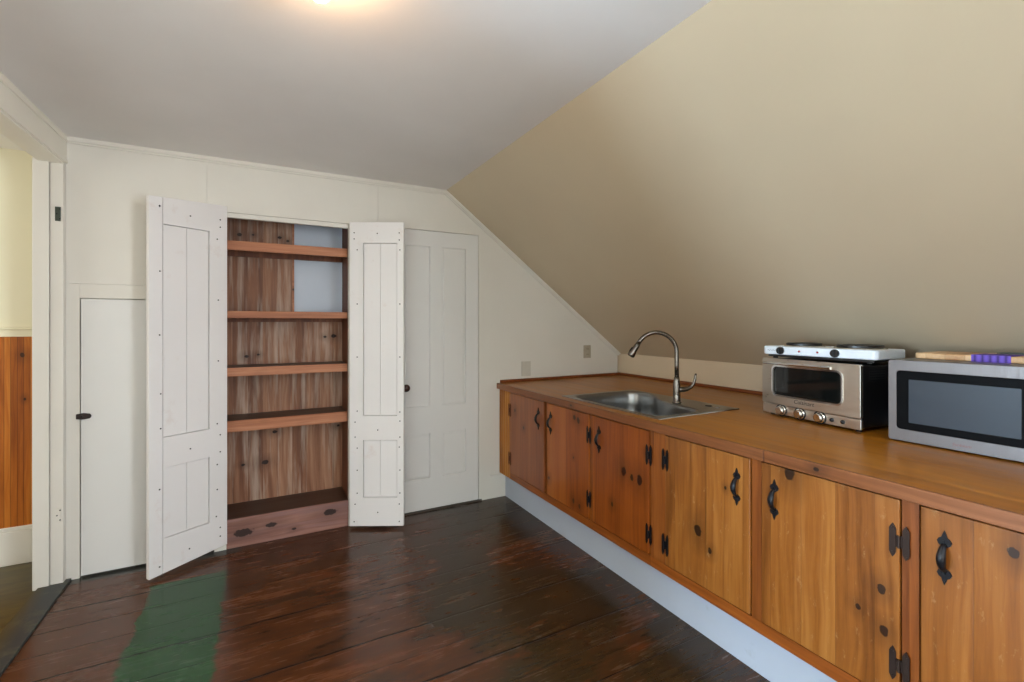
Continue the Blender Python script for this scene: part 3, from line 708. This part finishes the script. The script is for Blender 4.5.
# ------------------------------------------------------------------ appliances (local: x along the front, y to the back)
def text(name, s, size, mat, parent, loc, ext=.0004):
    cu = bpy.data.curves.new(name, 'FONT'); cu.body = s; cu.size = size; cu.extrude = ext; cu.align_x = 'CENTER'; cu.resolution_u = 3; cu.shear = .2
    t = bpy.data.objects.new('t', cu); S.collection.objects.link(t); dg = bpy.context.evaluated_depsgraph_get()
    me = bpy.data.meshes.new_from_object(t.evaluated_get(dg)); bpy.data.objects.remove(t)
    o = bpy.data.objects.new(name, me); S.collection.objects.link(o); me.materials.clear(); me.materials.append(mat)
    o.parent = parent; o.location = loc; o.rotation_euler = (math.pi/2, 0, 0); return o
# toaster oven
p0 = Vector((2.305, 1.537, 0)); p1 = Vector((2.242, 1.055, 0)); ang = math.atan2(p1.y-p0.y, p1.x-p0.x); w = (p1-p0).length
to = thing('toaster_oven', 'stainless steel toaster oven with glass door and three round knobs', 'toaster oven', (p0.x, p0.y, TZ), ang)
H, DP = .290, .345
bm = bmesh.new(); prism(bm, rrect(.004, w-.004, .016, H-.004, .010), 'y', .012, DP)
body = obj('body', bm, m_black, to, bevel=.003, label='black side and back casing')
for k in range(5):
    b2 = bmesh.new(); box(b2, w-.0045, w-.0025, .06, .16, .22+k*.011, .224+k*.011); obj('vent', b2, m_rubber, body)
bm = bmesh.new(); prism(bm, rrect(0, w, .012, .058, .006), 'y', 0, .014); cp = obj('control_panel', bm, m_steel, to, bevel=.0015)
GX0, GX1, GZ0, GZ1 = .062, .408, .108, .252
bm = bmesh.new(); ringplate(bm, rrect(0, w, .061, H, .008), rrect(GX0, GX1, GZ0, GZ1, .022), 'y', -.004, .014)
dr = obj('door', bm, m_steel, to, bevel=.0012)
bm = bmesh.new(); ringplate(bm, rrect(GX0-.006, GX1+.006, GZ0-.006, GZ1+.006, .027), rrect(GX0+.002, GX1-.002, GZ0+.002, GZ1-.002, .021), 'y', -.0075, -.003); obj('window_rim', bm, m_chrome, dr)
bm = bmesh.new(); prism(bm, rrect(GX0, GX1, GZ0, GZ1, .022), 'y', .002, .008); obj('window_glass', bm, m_glass, dr)
bm = bmesh.new(); hz = .268
tube(bm, [(.035, -.035, hz), (.38, -.035, hz)], .0065, 14)
for x in (.06, .355): cyl(bm, (x, -.004, hz), (x, -.035, hz), .005, n=12)
obj('handle', bm, m_chrome, dr, smooth=False)
text('logo', 'Cuisinart', .028, m_ink, dr, (.228, -.0042, .079))
for x in (.108, .207, .306):
    bm = bmesh.new(); lathe(bm, [(0,0),(.024,0),(.024,-.003),(.0205,-.004),(.0195,-.020),(.0165,-.0235),(0,-.0235)], (x, 0, .034), 28, 'y')
    kn = obj('knob', bm, m_chrome, cp, smooth=False)
    bm = bmesh.new(); lathe(bm, [(.0245,0),(.030,0),(.030,-.003),(.0245,-.003),(.0245,0)], (x, 0, .034), 28, 'y'); obj('knob_ring', bm, m_black, cp)
for x in (.362, .410):
    bm = bmesh.new(); lathe(bm, [(0,0),(.009,0),(.0085,-.005),(0,-.006)], (x, 0, .034), 18, 'y'); obj('button', bm, m_black, cp, smooth=True)
for x in (.03, w-.03):
    for y in (.035, DP-.03):
        bm = bmesh.new(); cyl(bm, (x, y, .0005), (x, y, .018), .011, .013); obj('foot', bm, m_rubber, to)

# electric hot plate on the oven
hpz = TZ+H+.0005
hp = thing('hot_plate', 'white electric two-burner hot plate on top of the toaster oven', 'hot plate', (2.300, 1.537, hpz), math.radians(-90.6))
W2, D2 = .518, .255
bm = bmesh.new(); prism(bm, rrect(0, W2, 0, D2, .022, 6), 'z', .019, .061); obj('body', bm, m_white, hp, bevel=.006)
obj('underside', B((.02, W2-.02, .02, D2-.02, .008, .017)), m_black, hp)
for x in (.045, W2-.045):
    for y in (.04, D2-.04):
        bm = bmesh.new(); cyl(bm, (x, y, 0), (x, y, .018), .011, .013); obj('foot', bm, m_rubber, hp)
for cx, r in ((.130, .078), (.385, .090)):
    bm = bmesh.new(); lathe(bm, [(r+.012, .0612), (r+.010, .064), (r, .065)], (cx, .14, 0), 40); 
    bn = obj('burner_rim', bm, m_chrome, hp, smooth=True)
    bm = bmesh.new(); lathe(bm, [(r, .0612), (r, .075), (r-.003, .0775), (r*.72, .0765), (r*.70, .075), (r*.42, .075), (r*.40, .0765), (.012, .0765), (0, .074)], (cx, .14, 0), 40); obj('burner', bm, m_black, hp)
for x in (.098, .352):
    bm = bmesh.new(); lathe(bm, [(0,0),(.0185,0),(.0185,-.008),(.016,-.014),(0,-.014)], (x, 0, .040), 26, 'y'); kk = obj('knob', bm, m_black, hp)
    bm = B((x-.003, x+.003, -.021, -.012, .026, .054)); obj('grip', bm, m_black, kk, bevel=.001)
for x in (.190, .275):
    bm = bmesh.new(); lathe(bm, [(0,0),(.005,0),(.0045,-.003),(0,-.004)], (x, 0, .040), 16, 'y'); obj('indicator_light', bm, m_red, hp, smooth=True)
bm = bmesh.new()
tube(bm, [(.028+.005*i, -.0003, .040+.004*math.sin(i*2.3)) for i in range(10)], .0007, 6); obj('logo', bm, m_ink, hp)

# microwave
mw = thing('microwave', 'stainless steel microwave with wide dark glass door at the right edge', 'microwave', (2.227, .948, TZ), math.radians(-89))
MW, MH, MD = .53, .322, .37
bm = bmesh.new(); prism(bm, rrect(.003, MW-.003, .008, MH, .006), 'y', .014, MD); mb = obj('body', bm, plain('microwave_casing', (128, 128, 132), .4, .8), mw, bevel=.003)
bm = bmesh.new(); ringplate(bm, rrect(0, MW, .006, MH, .008), rrect(.027, .415, .052, .281, .012), 'y', -.006, .014); dr = obj('door', bm, m_steel2, mw, bevel=.0015)
bm = bmesh.new(); ringplate(bm, rrect(.027, .415, .052, .281, .012), rrect(.065, .372, .080, .248, .003), 'y', -.004, .008); obj('window_border', bm, m_mwblack, dr)
bm = bmesh.new(); prism(bm, rrect(.065, .372, .080, .248, .003), 'y', -.003, .006); obj('window_screen', bm, m_screen, dr)
text('logo', 'Sunbeam', .0145, m_redink, dr, (.222, -.0062, .022))
obj('control_panel', B((.428, .52, -.0075, -.005, .05, .29)), m_mwblack, dr)
for i in range(4):
    for j in range(3): obj('button', B((.436+j*.027, .458+j*.027, -.0085, -.007, .075+i*.03, .095+i*.03)), m_screen, dr)
for x in (.04, MW-.04):
    for y in (.04, MD-.04):
        bm = bmesh.new(); cyl(bm, (x, y, .0005), (x, y, .01), .012, .014); obj('foot', bm, m_rubber, mw)
# cutting board and slate slab
cz = TZ+MH+.001
cb = thing('cutting_board', 'light wooden cutting board with purple band on top of the microwave', 'cutting board', (2.375, .925, cz), math.radians(-90))
bm = bmesh.new(); prism(bm, rrect(0, .46, 0, .235, .02), 'z', 0, .023); obj('board', bm, m_board, cb, bevel=.004)
bm = bmesh.new(); ringplate(bm, [(-.0015, -.0005), (.13, -.0005), (.13, .0255), (-.0015, .0255)], [(0, .0005), (.128, .0005), (.128, .0235), (0, .0235)], 'x', .178, .285)
obj('band', bm, m_purple, cb, label='purple woven band')
sl = thing('slate_slab', 'thin dark grey flat slab lying on the cutting board', 'slab', (2.52, .72, cz+.0257), math.radians(-90))
bm = bmesh.new(); prism(bm, rrect(0, .2, 0, .085, .006), 'z', 0, .004); obj('slab', bm, plain('dark_slate', (62, 72, 70), .5, bump=.4), sl, bevel=.001)
# made-up block standing in for a pale reflection between the two appliances
pb = thing('pale_block', 'short white block standing in for a pale reflection in the gap behind oven and microwave', 'block', (2.56, 1.02, TZ+.001), math.radians(-82))
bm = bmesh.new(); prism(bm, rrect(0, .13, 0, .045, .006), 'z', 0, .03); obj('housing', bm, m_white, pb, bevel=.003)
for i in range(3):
    bm = bmesh.new(); lathe(bm, [(0,.0302),(.014,.0302),(.014,.031),(0,.031)], (.025+.04*i, .0225, 0), 18); obj('socket', bm, m_slot, pb)  # made-up dark discs on the stand-in block
# wall plates
def plate(x0, x1, z0, z1, label, mat, slots):
    t = thing('wall_plate', label, 'wall plate', ((x0+x1)/2, D, (z0+z1)/2))
    bm = B((x0, x1, D-.007, D, z0, z1)); obj('plate', bm, mat, t, world=True, bevel=.003)
    xm, zm = (x0+x1)/2, (z0+z1)/2
    if slots:
        for dz in (-.024, .024):
            bm = bmesh.new(); prism(bm, rrect(xm-.017, xm+.017, zm+dz-.014, zm+dz+.014, .008), 'y', D-.009, D-.006); q = obj('socket', bm, mat, t, world=True)
            for dx in (-.006, .006): obj('slot', B((xm+dx-.0012, xm+dx+.0012, D-.0095, D-.0085, zm+dz-.005, zm+dz+.005)), m_slot, q, world=True)
    else:
        for dz in (-.035, .035):
            bm = bmesh.new(); cyl(bm, (xm, D-.009, zm+dz), (xm, D-.006, zm+dz), .003, n=8); obj('screw', bm, mat, t, world=True)
plate(2.472, 2.548, 1.06, 1.172, 'beige electrical outlet plate on far wall under the slope', m_plate, True)
plate(1.855, 1.94, .935, 1.055, 'blank white painted wall plate above the left end of worktop', m_plate2, False)

# ------------------------------------------------------------------ ceiling lamp
lx, ly, lz = .145, 1.382, 2.243
lamp = thing('ceiling_lamp', 'bare glowing light bulb in a porcelain holder on the ceiling', 'ceiling lamp', (lx, ly, CZ))
bm = bmesh.new(); lathe(bm, [(0,0),(.055,0),(.055,-.008),(.045,-.016),(.025,-.022),(.021,-.042),(0,-.042)], (0,0,0), 32); obj('holder', bm, m_white, lamp, smooth=True)
zb = lz-CZ
bm = bmesh.new(); lathe(bm, [(.013,-.0425),(.014,-.050),(.022,-.060),(.027,-.073),(.026,-.085),(.019,-.096),(.009,zb-.0002),(0,zb)], (0,0,0), 28); obj('bulb', bm, BULB, lamp, smooth=True)
